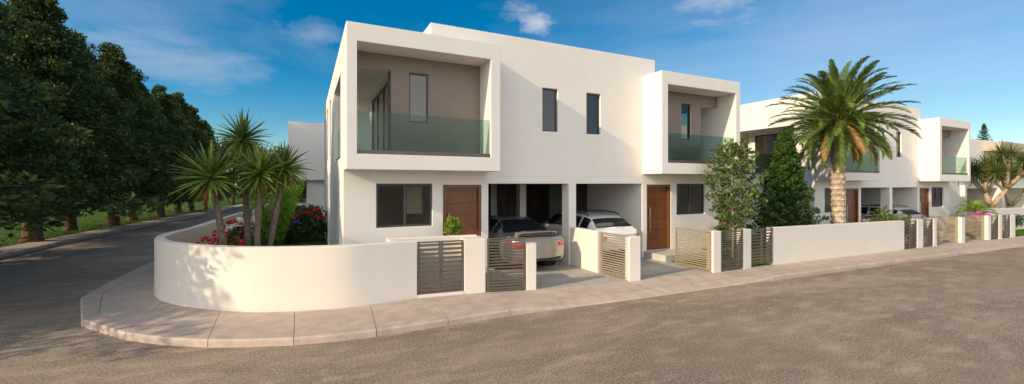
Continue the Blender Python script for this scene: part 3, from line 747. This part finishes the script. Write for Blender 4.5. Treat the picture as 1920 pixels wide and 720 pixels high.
spots = [(-10.9, 12.6, T1, (1.32, 1.32, .88), 'evergreen street tree just outside the left edge, its low branches reaching into the picture'),
         (-14.2, 12.7, T3, (1.5, 1.5, .92), 'broad unseen evergreen tree added behind the first one to thicken its shade'),  # added out of view to close leaks in the tree shadow
         (-17.0, 11.6, T2, (1.35, 1.35, .98), 'unseen evergreen tree outside the left edge, added to make the shade denser'),  # also out of view, added to double up the shade on the corner wall
         (-11.0, 19.0, T2, 1.10, 'evergreen street tree at the left edge with sunlit yellow-green upper tufts'),
         (-10.3, 24.7, T3, 1.02, 'evergreen street tree with the leftmost visible reddish trunk'),
         (-10.9, 29.6, T1, .86, 'evergreen street tree with the second trunk from the left, half hidden by foliage'),
         (-9.9, 31.9, T2, .90, 'evergreen street tree with the third trunk from the left, by the pavement'),
         (-10.3, 36.2, T3, .90, 'evergreen street tree with the fourth trunk, standing alone on bright grass'),
         (-9.5, 39.0, T1, .80, 'evergreen street tree with the pale fifth trunk from the left'),
         (-9.5, 43.6, T2, .86, 'evergreen street tree with the sixth, slim dark trunk from the left'),
         (-9.1, 46.0, T3, .84, 'evergreen street tree with the seventh, pale trunk from the left'),
         (-8.8, 50.0, T1, .72, 'evergreen street tree ending the row behind the left yucca crown')]
used = set()
for i, (x, y, T, s, lab) in enumerate(spots):
    if T.name not in used: used.add(T.name); o = T
    else: o = copy_tree(T)
    o.location = (x, y, .08); o.rotation_euler = (0, 0, i * 1.7); o.scale = s if isinstance(s, tuple) else (s, s, s); o['label'] = lab
# trees further back
def bush_centers(n, rx, ry, rz, seed, low=.0):
    rng = np.random.default_rng(seed); d = rng.normal(size=(n, 3)); d /= np.linalg.norm(d, axis=1, keepdims=True); r = rng.random(n) ** .4
    p = d * r[:, None] * np.array([rx, ry, rz]); p[:, 2] = np.abs(p[:, 2]) if low else p[:, 2] + rz; return p
def round_tree(name, label, cat, loc, H, rad, m, seed, n=70, L=.26, trunk=.16, group=None, per=60):
    root = thing(name, label, cat, loc, group=group)
    trunk_mb([(0, 0, -.1), (.05, 0, H*.3), (0, .05, H*.75)], [trunk*1.2, trunk, trunk*.3], 8, .01, seed).build('trunk', M['bark'], root, smooth=True)
    c = bush_centers(n, rad, rad, (H*.78)/2, seed); c[:, 2] += H*.2
    clump_crown('crown', root, m, c, rad*.26, per, L, L*.5, seed, up=.2)
    return root
bt = []
for i, (x, y, H, r, lab) in enumerate([(-7.4, 57, 7.6, 3.3, 'round green tree beyond the row, left of the tall yucca'), (-4.8, 66, 8.2, 3.6, 'round green tree at the end of the side street behind the tall yucca'),
                                       (-.5, 64, 6.8, 3.4, 'dark round tree at the end of the side street behind the right yucca'), (-14.5, 62, 9.0, 4.2, 'large round tree far behind the street tree row')]):
    round_tree('round_tree', lab, 'tree', (x, y, 0), H, r, M['conifer'], 60 + i, 80, .34, group='round trees at the end of the side street')
def hedge(label, x0, x1, y0, y1, h, m, seed, n, loc_z=.1, name='hedge', L=.14, per=50, rad=.34):
    rng = np.random.default_rng(seed); root = thing(name, label, 'hedge' if name == 'hedge' else 'shrub', ((x0+x1)/2, (y0+y1)/2, loc_z))
    c = np.stack([rng.uniform(x0, x1, n) - (x0+x1)/2, rng.uniform(y0, y1, n) - (y0+y1)/2, rng.uniform(.1, h - .15, n)], 1)
    clump_crown('foliage', root, m, c, rad, per, L, L*.5, seed, up=.3)
    MB().tube([(0, 0, -.05), (.02, 0, h*.6)], [.04, .02], 6).build('stem', M['bark'], root)
    return root
hedge('dark hedge closing the far end of the side street', -8, 6, 70, 72, 3.2, M['shrub'], 5, 160, L=.4, rad=.9)
hedge('clipped dark green hedge behind the red flower bed against the neighbouring house', -1.15, .5, 21.6, 23.0, 1.45, M['shrub'], 6, 60)
hedge('distant olive hedge beyond the verge lawn, seen between the street tree trunks', -62, -45, 20, 90, 2.4, M['conifer'], 8, 260, L=.6, rad=1.5)

# --- yuccas
def spiky(name, parent, m, center, n, L, W, seed, lo=-60, hi=88, droop=.35, fill=True):
    rnd = random.Random(seed); V = []; F = []; T = []
    for k in range(n):
        az = k * 2.39996 + rnd.uniform(-.3, .3); el = R(hi + (lo - hi) * ((k + rnd.random()) / n) ** .85)
        d = Vector((math.cos(az)*math.cos(el), math.sin(az)*math.cos(el), math.sin(el))); side = Vector((-math.sin(az), math.cos(az), 0))
        side = (Matrix.Rotation(rnd.uniform(-.9, .9), 3, d) @ side); up = d.cross(side).normalized()
        l = L * rnd.uniform(.75, 1.12); w = W * rnd.uniform(.8, 1.2); t = rnd.random(); b = len(V); p = Vector(center) + d*.03
        ns = 6; dirn = d.copy()
        for i in range(ns + 1):
            f = i / ns; ww = w * (.55 + 1.2*f if f < .35 else (1 - f)**.7 * 1.35) * .5
            fold = up * (ww * .45)
            V += [tuple(p - side*ww + fold), tuple(p), tuple(p + side*ww + fold)]; T += [t * .7 + f * .3] * 3
            dirn = (dirn + Vector((0, 0, -droop * .16 * (f + .3) * math.cos(el)**.5 if math.cos(el) > 0 else 0))).normalized(); p = p + dirn * (l / ns)
        for i in range(ns): q = b + i*3; F += [(q, q+3, q+4, q+1), (q+1, q+4, q+5, q+2)]
    return npmesh(name, V, F, m, parent, T)
def yucca(x, y, base_z, top, bend, L, seed, label, n=105):
    root = thing('yucca', label, 'yucca', (x, y, base_z), group='yuccas in the corner garden'); rnd = random.Random(seed)
    h = top - base_z; path = []; rad = []
    for i in range(12):
        f = i / 11; path.append((bend[0]*f**1.4, bend[1]*f**1.4, -.05 + h*f)); rad.append((.085 - .025*f) * (1.5 if i == 0 else 1) * rnd.uniform(.93, 1.08))
    trunk_mb(path, rad, 10, .006, seed).build('trunk', M['yuccabark'], root, smooth=True)
    c = path[-1]
    spiky('leaf_crown', root, M['yucca'], c, n, L*1.1, .068, seed)
    spiky('dead_leaf_skirt', root, M['deadleaf'], (c[0], c[1], c[2] - .06), 34, L*.72, .05, seed + 3, -86, -38, .15)
    return root
def at(px, Y): 
    u = (px - 960) / 796; return Y * (.4368 + .8996*u) / (.8996 - .4368*u)
def zat(px, py, Y):
    X = at(px, Y); d = .4368*X + .8996*Y; return 2.52 + (345 - py) * d / 796
yucca(at(428, 11.7), 11.7, .13, zat(396, 330, 11.7), (at(396, 11.7) - at(428, 11.7), 0), .80, 1, 'broad low yucca, leftmost of the four in the corner garden')
yucca(at(467, 12.6), 12.6, .13, zat(455, 258, 12.6), (at(455, 12.6) - at(467, 12.6), 0), .68, 2, 'tallest yucca, its crown alone against the sky')
yucca(at(481, 11.9), 11.9, .13, zat(487, 322, 11.9), (at(487, 11.9) - at(481, 11.9), 0), .70, 3, 'yucca with its crown right under the tallest one')
yucca(at(500, 12.2), 12.2, .13, zat(534, 312, 12.2), (at(534, 12.2) - at(500, 12.2), 0), .62, 4, 'leaning yucca, rightmost of the four, in front of the neighbouring house')

# --- flowering shrubs
def flower_bush(name, label, x, y, z, rx, ry, h, fm, nf, seed, leafm='shrub', fr=.044, group=None, L=.10):
    root = thing(name, label, 'flower bush', (x, y, z), group=group); rng = np.random.default_rng(seed)
    c = bush_centers(max(12, int(26*rx*ry*4)), rx, ry, h*.5, seed); c[:, 2] *= .9
    clump_crown('foliage', root, M[leafm], c, .17, 46, L, L*.6, seed, up=.5)
    protos = []
    for q in range(3):
        mb = MB()
        for k in range(16):
            d = rng.normal(size=3); d /= np.linalg.norm(d); d[2] = abs(d[2]); p = Vector(d * fr * rng.uniform(.5, 1.0)); a = Vector(rng.normal(size=3)).normalized() * fr*.5; b = a.cross(Vector(d)).normalized() * fr*.5
            mb.poly([p - a, p - b*.9, p + a, p + b*.9])
        protos.append(mb.build('flower', fm, root))
    for k in range(nf):
        an = rng.uniform(0, 2*math.pi); r = rng.random()**.5; zz = h * (.45 + .55*math.sqrt(max(0, 1 - r*r*.8))) + rng.uniform(-.05, .07)
        o = protos[k] if k < 3 else protos[k % 3].copy()
        if k >= 3: COL.objects.link(o); o.parent = root
        o.location = (rx*r*math.cos(an)*1.02, ry*r*math.sin(an)*1.02, zz); o.rotation_euler = (rng.uniform(-.4, .4), rng.uniform(-.4, .4), rng.uniform(0, 6)); s = rng.uniform(.75, 1.35); o.scale = (s, s, s)
    return root
G_ = 'red geranium bushes in the corner garden'
flower_bush('geranium_bush', 'red geranium bush behind the leftmost yucca trunk', at(415, 12.6), 12.6, .13, .62, .5, 1.12, M['red'], 44, 1, group=G_)
flower_bush('geranium_bush', 'red geranium bush between the left and middle yucca trunks', at(448, 13.6), 13.6, .13, .6, .5, 1.38, M['red'], 44, 2, group=G_)
flower_bush('geranium_bush', 'low red geraniums against the inner side of the curved wall', at(398, 12.2), 12.2, .13, .5, .35, .95, M['red'], 28, 7, group=G_)
flower_bush('geranium_bush', 'large red flowering bush beside the left wall of the corner house', at(583, 19.3), 19.3, .13, .86, .7, 1.27, M['red'], 50, 3, fr=.062, group=G_)
flower_bush('white_flower_bush', 'white flowering plant between the red geraniums', at(449, 14.4), 14.4, .13, .35, .3, 1.32, M['white_petal'], 30, 4, fr=.075)
flower_bush('violet_flower_bush', 'small violet flowers left of the large red flowering bush', at(549, 19.0), 19.0, .13, .32, .3, 1.0, M['violet'], 14, 5, fr=.05)
flower_bush('white_flower_bush', 'pale silvery flowering plant behind the rightmost yucca trunk', at(531, 19.2), 19.2, .13, .40, .3, .95, M['white_petal'], 18, 6, fr=.045)
hedge('dark low shrub at the foot of the bamboo in the corner garden', at(512, 18.6)-.6, at(512, 18.6)+.6, 18.3, 19.0, 1.0, M['pine'], 16, 22, .13, 'shrub', .10, 50, .24)

def bamboo(x, y, z, h, r, seed, label):
    root = thing('bamboo', label, 'bamboo', (x, y, z)); rng = np.random.default_rng(seed); mb = MB(); cs = []
    for k in range(26):
        an = rng.uniform(0, 6.28); q = rng.random()**.5*r*.5; hx = h*rng.uniform(.7, 1.05); top = (math.cos(an)*(q + r*.55), math.sin(an)*(q + r*.55), hx)
        mb.tube([(math.cos(an)*q*.5, math.sin(an)*q*.5, 0), (math.cos(an)*q, math.sin(an)*q, hx*.5), top], [.014, .011, .004], 5, False)
        for t in np.linspace(.25, 1, 9): cs.append((top[0]*t, top[1]*t, hx*t))
    mb.build('stem', M['bamboo'], root)
    clump_crown('foliage', root, M['bamboo'], cs, .17, 34, .16, .03, seed, up=-.2)
bamboo(at(519, 18.2), 18.2, .13, 2.4, .85, 9, 'feathery light green bamboo behind the yucca trunks')

def ball_bush(name, label, x, y, z0, zc, r, m, seed, cat='shrub', n=44, L=.10, group=None, pot=False):
    root = thing(name, label, cat, (x, y, z0), group=group); c = bush_centers(n, r*.8, r*.8, r*.8, seed); c[:, 2] += zc - z0 - r*.8
    clump_crown('foliage', root, m, c, r*.27, 46, L, L*.7, seed, up=.3)
    mb = MB().tube([(0, 0, .25 if pot else 0), (.01, 0, zc - z0)], [.02, .012], 6); mb.build('stem', M['bark'], root)
    if pot: MB().tube([(0, 0, 0), (0, 0, .05), (0, 0, .42), (0, 0, .45)], [.15, .17, .23, .235], 20).build('pot', M['concrete'], root, smooth=False)
    return root
ball_bush('potted_shrub', 'bright yellow-green round shrub in front of the first timber door', at(850, 9.95), 9.95, .13, zat(850, 425, 9.95), .27, M['bright'], 3, 'potted shrub', pot=True, L=.05, n=60)

# --- young slender tree
def young_tree():
    Y = 9.0; x = at(1374, Y); root = thing('young_tree', 'slender young tree with sparse leaves left of the conifer', 'tree', (x, Y, .1)); rng = np.random.default_rng(4)
    tm = trunk_mb([(0, 0, -.05), (.02, 0, 1.0), (-.03, .02, 2.2), (.0, 0, 3.55)], [.045, .035, .025, .008], 8); cs = []
    for k in range(46):
        t = k / 45; z = .95 + 2.45*t; an = k*2.4; rr = (.85*math.sin(math.pi*min(1, (t + .10)*.86))**.75) * rng.uniform(.65, 1.15) + .06; e = (math.cos(an)*rr, math.sin(an)*rr, z + .35)
        tm.tube([(0, 0, z), (e[0]*.5, e[1]*.5, z + .12), e], [.013, .008, .003], 5, False)
        for q in (.4, .6, .8, 1.0): cs.append((e[0]*q, e[1]*q, z + .35*q + rng.uniform(-.08, .08)))
    tm.build('trunk', M['palebark'], root, smooth=True)
    clump_crown('crown', root, M['youngleaf'], cs, .17, 17, .115, .075, 4, up=.1)
young_tree()
# --- conifer
def conifer(x, y, z, H, Rm, seed, label, name='conifer'):
    root = thing(name, label, 'conifer', (x, y, z)); rng = np.random.default_rng(seed); tm = trunk_mb([(0, 0, -.05), (0, 0, H*.5), (0, 0, H*.96)], [.09, .06, .01], 8); cs = []; rs = []
    nb = 230
    for k in range(nb):
        t = (k + rng.random()) / nb; zz = .18 + (H - .25)*t; rr = Rm*min(1, (t + .12)/.22)**.5*(1 - t)**.82*rng.uniform(.68, 1.22) + .03; an = k*2.39996
        e = np.array([math.cos(an)*rr, math.sin(an)*rr, zz + .10]); tm.tube([(0, 0, zz), tuple(e)], [.012, .004], 4, False)
        for q in (.35, .65, .9, 1.05): cs.append((e[0]*q, e[1]*q, zz + .14*q)); rs.append(rng.uniform(.09, .16))
    tm.build('trunk', M['bark'], root); clump_crown('crown', root, M['conifer'], cs, np.array(rs), 46, .085, .042, seed, up=.8)
conifer(at(1471, 9.75), 9.75, .07, zat(1474, 254, 9.75) - .07, 1.22, 5, 'dense cone-shaped conifer behind the long front wall, left of the palm')
conifer(at(1845, 30), 30, -.3, zat(1845, 233, 30) + .3, 2.6, 15, 'dark tree top showing above the roof of the far right house', 'distant_conifer')

# --- date palm
def frond_mesh(name, L, curve, seed, m, nl=60, lw=.042, ll=.34):
    rnd = random.Random(seed); V = []; F = []; T = []; p = Vector((0, 0, 0)); el = 0.; n = 24; pts = []
    for i in range(n + 1):
        f = i / n; pts.append(p.copy()); a = -curve * f * f; p = p + Vector((math.cos(a), 0, math.sin(a))) * (L / n)
    def tube_quad(i, r0, r1):
        b = len(V); a, c = pts[i], pts[i+1]
        for q, r in ((a, r0), (c, r1)): V.extend([(q.x, -r, q.z), (q.x, 0, q.z + r), (q.x, r, q.z), (q.x, 0, q.z - r)])
        T.extend([.9]*8)
        for k in range(4): F.append((b + k, b + (k+1) % 4, b + 4 + (k+1) % 4, b + 4 + k))
    for i in range(n): tube_quad(i, .022*(1 - i/n) + .004, .022*(1 - (i+1)/n) + .004)
    for k in range(nl):
        f = .12 + .88 * k / nl; i = min(int(f*n), n - 1); q = pts[i].lerp(pts[i+1], f*n - i); tg = (pts[i+1] - pts[i]).normalized(); nm = Vector((-tg.z, 0, tg.x))
        l = ll * (math.sin(math.pi * min(1, f*.86 + .16)) ** .6 + .12) * rnd.uniform(.85, 1.1)
        for s in (-1, 1):
            d = (tg*.85 + Vector((0, s, 0))*.55 + nm*rnd.uniform(.05, .42)).normalized(); w = tg*lw; b = len(V); mid = q + d*l*.55; tip = q + d*l + Vector((0, 0, -.10*l))
            V.extend([tuple(q - w*.5), tuple(q + w*.5), tuple(mid + w*.55), tuple(tip), tuple(mid - w*.55)]); t = rnd.random(); T.extend([t]*5)
            F.append((b, b+1, b+2, b+4)); F.append((b+4, b+2, b+3, b+3))
    F2 = [f for f in F]
    me = bpy.data.meshes.new(name); me.from_pydata(V, [], [tuple(dict.fromkeys(f)) for f in F2]); me.update(); a = me.attributes.new('tint', 'FLOAT', 'POINT'); a.data.foreach_set('value', T); me.materials.append(m)
    return me
def date_palm():
    Y = 9.1; x = at(1571, Y); zc = zat(1580, 212, Y); root = thing('date_palm', 'tall date palm with a scaly trunk in front of the second house', 'palm tree', (x, Y, .05)); H = zc - .05; rnd = random.Random(8)
    mb = MB(); seg = 18; rows = 70; b = 0
    for i in range(rows + 1):
        f = i / rows; z = -.05 + H*.93*f; r = .235 - .03*math.sin(f*math.pi*.9) + (.10*max(0, (f - .86)/.14) if f > .86 else 0) + (.05*(1 - f/.06) if f < .06 else 0)
        for k in range(seg): an = 2*math.pi*(k + .5*(i//3 % 2))/seg; rr = r + (.045 if i % 3 == 1 else 0)*(1 if (k + i//3) % 2 else .55) + rnd.uniform(-.008, .008); mb.v.append((rr*math.cos(an), rr*math.sin(an), z))
    for i in range(rows):
        for k in range(seg): mb.f.append((i*seg + k, i*seg + (k+1) % seg, (i+1)*seg + (k+1) % seg, (i+1)*seg + k))
    mb.build('trunk', M['palmbark'], root)
    # boots: old leaf bases under the crown
    bt_ = MB()
    for k in range(60):
        an = k*2.39996; z = H*.80 + H*.16*(k/60); r = .22 + .06*(k/60); d = Vector((math.cos(an), math.sin(an), .9)).normalized(); p = Vector((r*math.cos(an), r*math.sin(an), z)); bt_.tube([tuple(p), tuple(p + d*.2)], [.045, .02], 5)
    bt_.build('leaf_base', M['deadleaf'], root)
    me = [frond_mesh('frond', 2.42, c, 30 + i, M['frond']) for i, c in enumerate((.75, 1.05, 1.35, 1.0))]; dry = [frond_mesh('frond', 2.1, .7, 50 + i, M['dryfrond']) for i in range(2)]
    N = 108
    for k in range(N):
        f = k / (N - 1); el = R(84 - 142*f**.95) + rnd.uniform(-.08, .08); az = k*2.39996 + rnd.uniform(-.15, .15)
        m_ = me[k % 4]; low = f > .86
        if low and k % 3 == 0: m_ = dry[k % 2]
        o = bpy.data.objects.new('frond', m_); COL.objects.link(o); o.parent = root; s = rnd.uniform(.82, 1.02) * (1 - .12*max(0, f - .7)/.3)
        z = H*.97 - .24*f; r = .10 + .08*f
        o.location = (r*math.cos(az), r*math.sin(az), z); o.rotation_euler = (rnd.uniform(-.5, .5), -el, az); o.rotation_mode = 'XYZ'; o.scale = (s, s, s)
        if m_ in dry: o['label'] = 'dry orange-brown hanging frond'
    return root
date_palm()

# --- dragon trees
def dragon_tree(x, y, z, sc, seed, label, lean=0):
    root = thing('dragon_tree', label, 'dragon tree', (x, y, z), group='branching dragon trees by the right edge'); rnd = random.Random(seed); mb = MB(); tips = []
    def grow(p, d, l, r, lev):
        q = p + d*l; m_ = p.lerp(q, .5) + Vector((rnd.uniform(-.04, .04), rnd.uniform(-.04, .04), 0)); mb.tube([tuple(p), tuple(m_), tuple(q)], [r, r*.88, r*.74], 8)
        if lev == 0: tips.append(q); return
        n = 3 if lev > 1 else 2; a0 = rnd.uniform(0, 6.28)
        for k in range(n):
            an = a0 + 2*math.pi*k/n + rnd.uniform(-.3, .3); sp = rnd.uniform(.42, .68)
            dd = (d + Vector((math.cos(an)*sp, math.sin(an)*sp, .12))).normalized(); grow(q, dd, l*rnd.uniform(.72, .95), r*.70, lev - 1)
    grow(Vector((0, 0, -.1)), Vector((lean, 0, 1)).normalized(), .95*sc, .135*sc, 3)
    mb.build('trunk', M['palebark'], root, smooth=True)
    for i, t in enumerate(tips):
        spiky('leaf_rosette', root, M['dragon'], tuple(t), 60, .62*sc, .055, seed*10 + i, -50, 88, .25)
    return root
dragon_tree(at(1859, 10.2), 10.2, -.12, 1.42, 5, 'dragon tree with fan of pale branches, left one at the right edge')
dragon_tree(at(1890, 10.9), 10.9, -.15, 1.40, 9, 'dragon tree leaning right with a pale forked trunk, at the very right edge', .25)

# --- small palm with arching leaves and pink flowers, leafy shrub, small bits
def small_palm(x, y, z, h, L, seed, label, m='bright', n=16):
    root = thing('small_palm', label, 'palm', (x, y, z)); rnd = random.Random(seed); MB().tube([(0, 0, 0), (0, 0, h)], [.06, .045], 8).build('trunk', M['yuccabark'], root)
    me = frond_mesh('frond', L, 2.1, seed, M[m], 30, .03, .30)
    for k in range(n):
        o = bpy.data.objects.new('frond', me); COL.objects.link(o); o.parent = root; o.location = (0, 0, h); o.rotation_euler = (0, -R(75 - 70*k/n), k*2.4 + rnd.uniform(-.2, .2)); s = rnd.uniform(.8, 1.1); o.scale = (s, s, s)
    return root
small_palm(at(1832, 9.3), 9.3, -.1, 1.15, 1.0, 3, 'small bright green palm with arching leaves behind the far drives')
flower_bush('pink_flower_bush', 'pink flowering plant at the foot of the small arching palm', at(1840, 8.9), 8.9, -.1, .5, .35, 1.15, M['pink'], 40, 12, 'youngleaf', .06)
def leafy(x, y, z, label):
    root = thing('leafy_shrub', label, 'shrub', (x, y, z)); rng = np.random.default_rng(2); c = bush_centers(70, 1.15, .6, .78, 21)
    clump_crown('foliage', root, M['youngleaf'], c, .24, 42, .17, .05, 22, up=.4); MB().tube([(0, 0, 0), (.1, 0, .8)], [.05, .02], 6).build('stem', M['bark'], root)
leafy(at(1664, 8.9), 8.9, -.05, 'wide leafy green shrub behind the right end of the long front wall')
for i, (px, Y, h, lab) in enumerate([(1350, 9.6, .5, 'low green shrub behind the slatted gate under the young tree'), (1440, 9.9, .8, 'low green shrub between the young tree and the conifer'), (1905, 9.2, .8, 'low shrub behind the last gates at the right')]):
    hedge(lab, at(px, Y) - .4, at(px, Y) + .5, Y - .25, Y + .25, h, M['shrub'], 70 + i, 18, .08, 'shrub', .09, 46, .2)
flower_bush('geranium_bush', 'tiny red flowering plant behind the gate beside the second house window', at(1352, 10.2), 10.2, .1, .25, .2, 1.05, M['red'], 10, 30)

# grass blades in the corner garden lawn
def blades(name, pts, h, n_per, seed):
    rng = np.random.default_rng(seed); P = np.asarray(pts); n = len(P)*n_per; C = np.repeat(P, n_per, 0) + np.concatenate([rng.normal(size=(n, 2))*.05, np.full((n, 1), h*.45)], 1)
    A = rng.normal(size=(n, 3))*.4 + np.array([0, 0, 1]); V, F, t = leaves(C, A, h*(.6 + .8*rng.random(n)), .012, rng)
    return tag(npmesh(name, V, F, M['blade'], None, t), 'short green lawn grass', 'grass', kind='stuff')
rng = np.random.default_rng(3); g = []
while len(g) < 2600:
    x, y = rng.uniform(-2.6, .7), rng.uniform(10.2, 21)
    if x > -2.5 + max(0, (12.5 - y))*.62 + .1: g.append((x, y, .135))
blades('lawn_grass', g, .06, 9, 4)
g = []
for _ in range(5200):
    y = rng.uniform(15, 48); kx = np.interp(y, [p[1] for p in kerb_out], [p[0] for p in kerb_out]); g.append((kx - rng.random()**1.6*14 - .05, y, .10))
blades('verge_grass', g, .11, 7, 5)
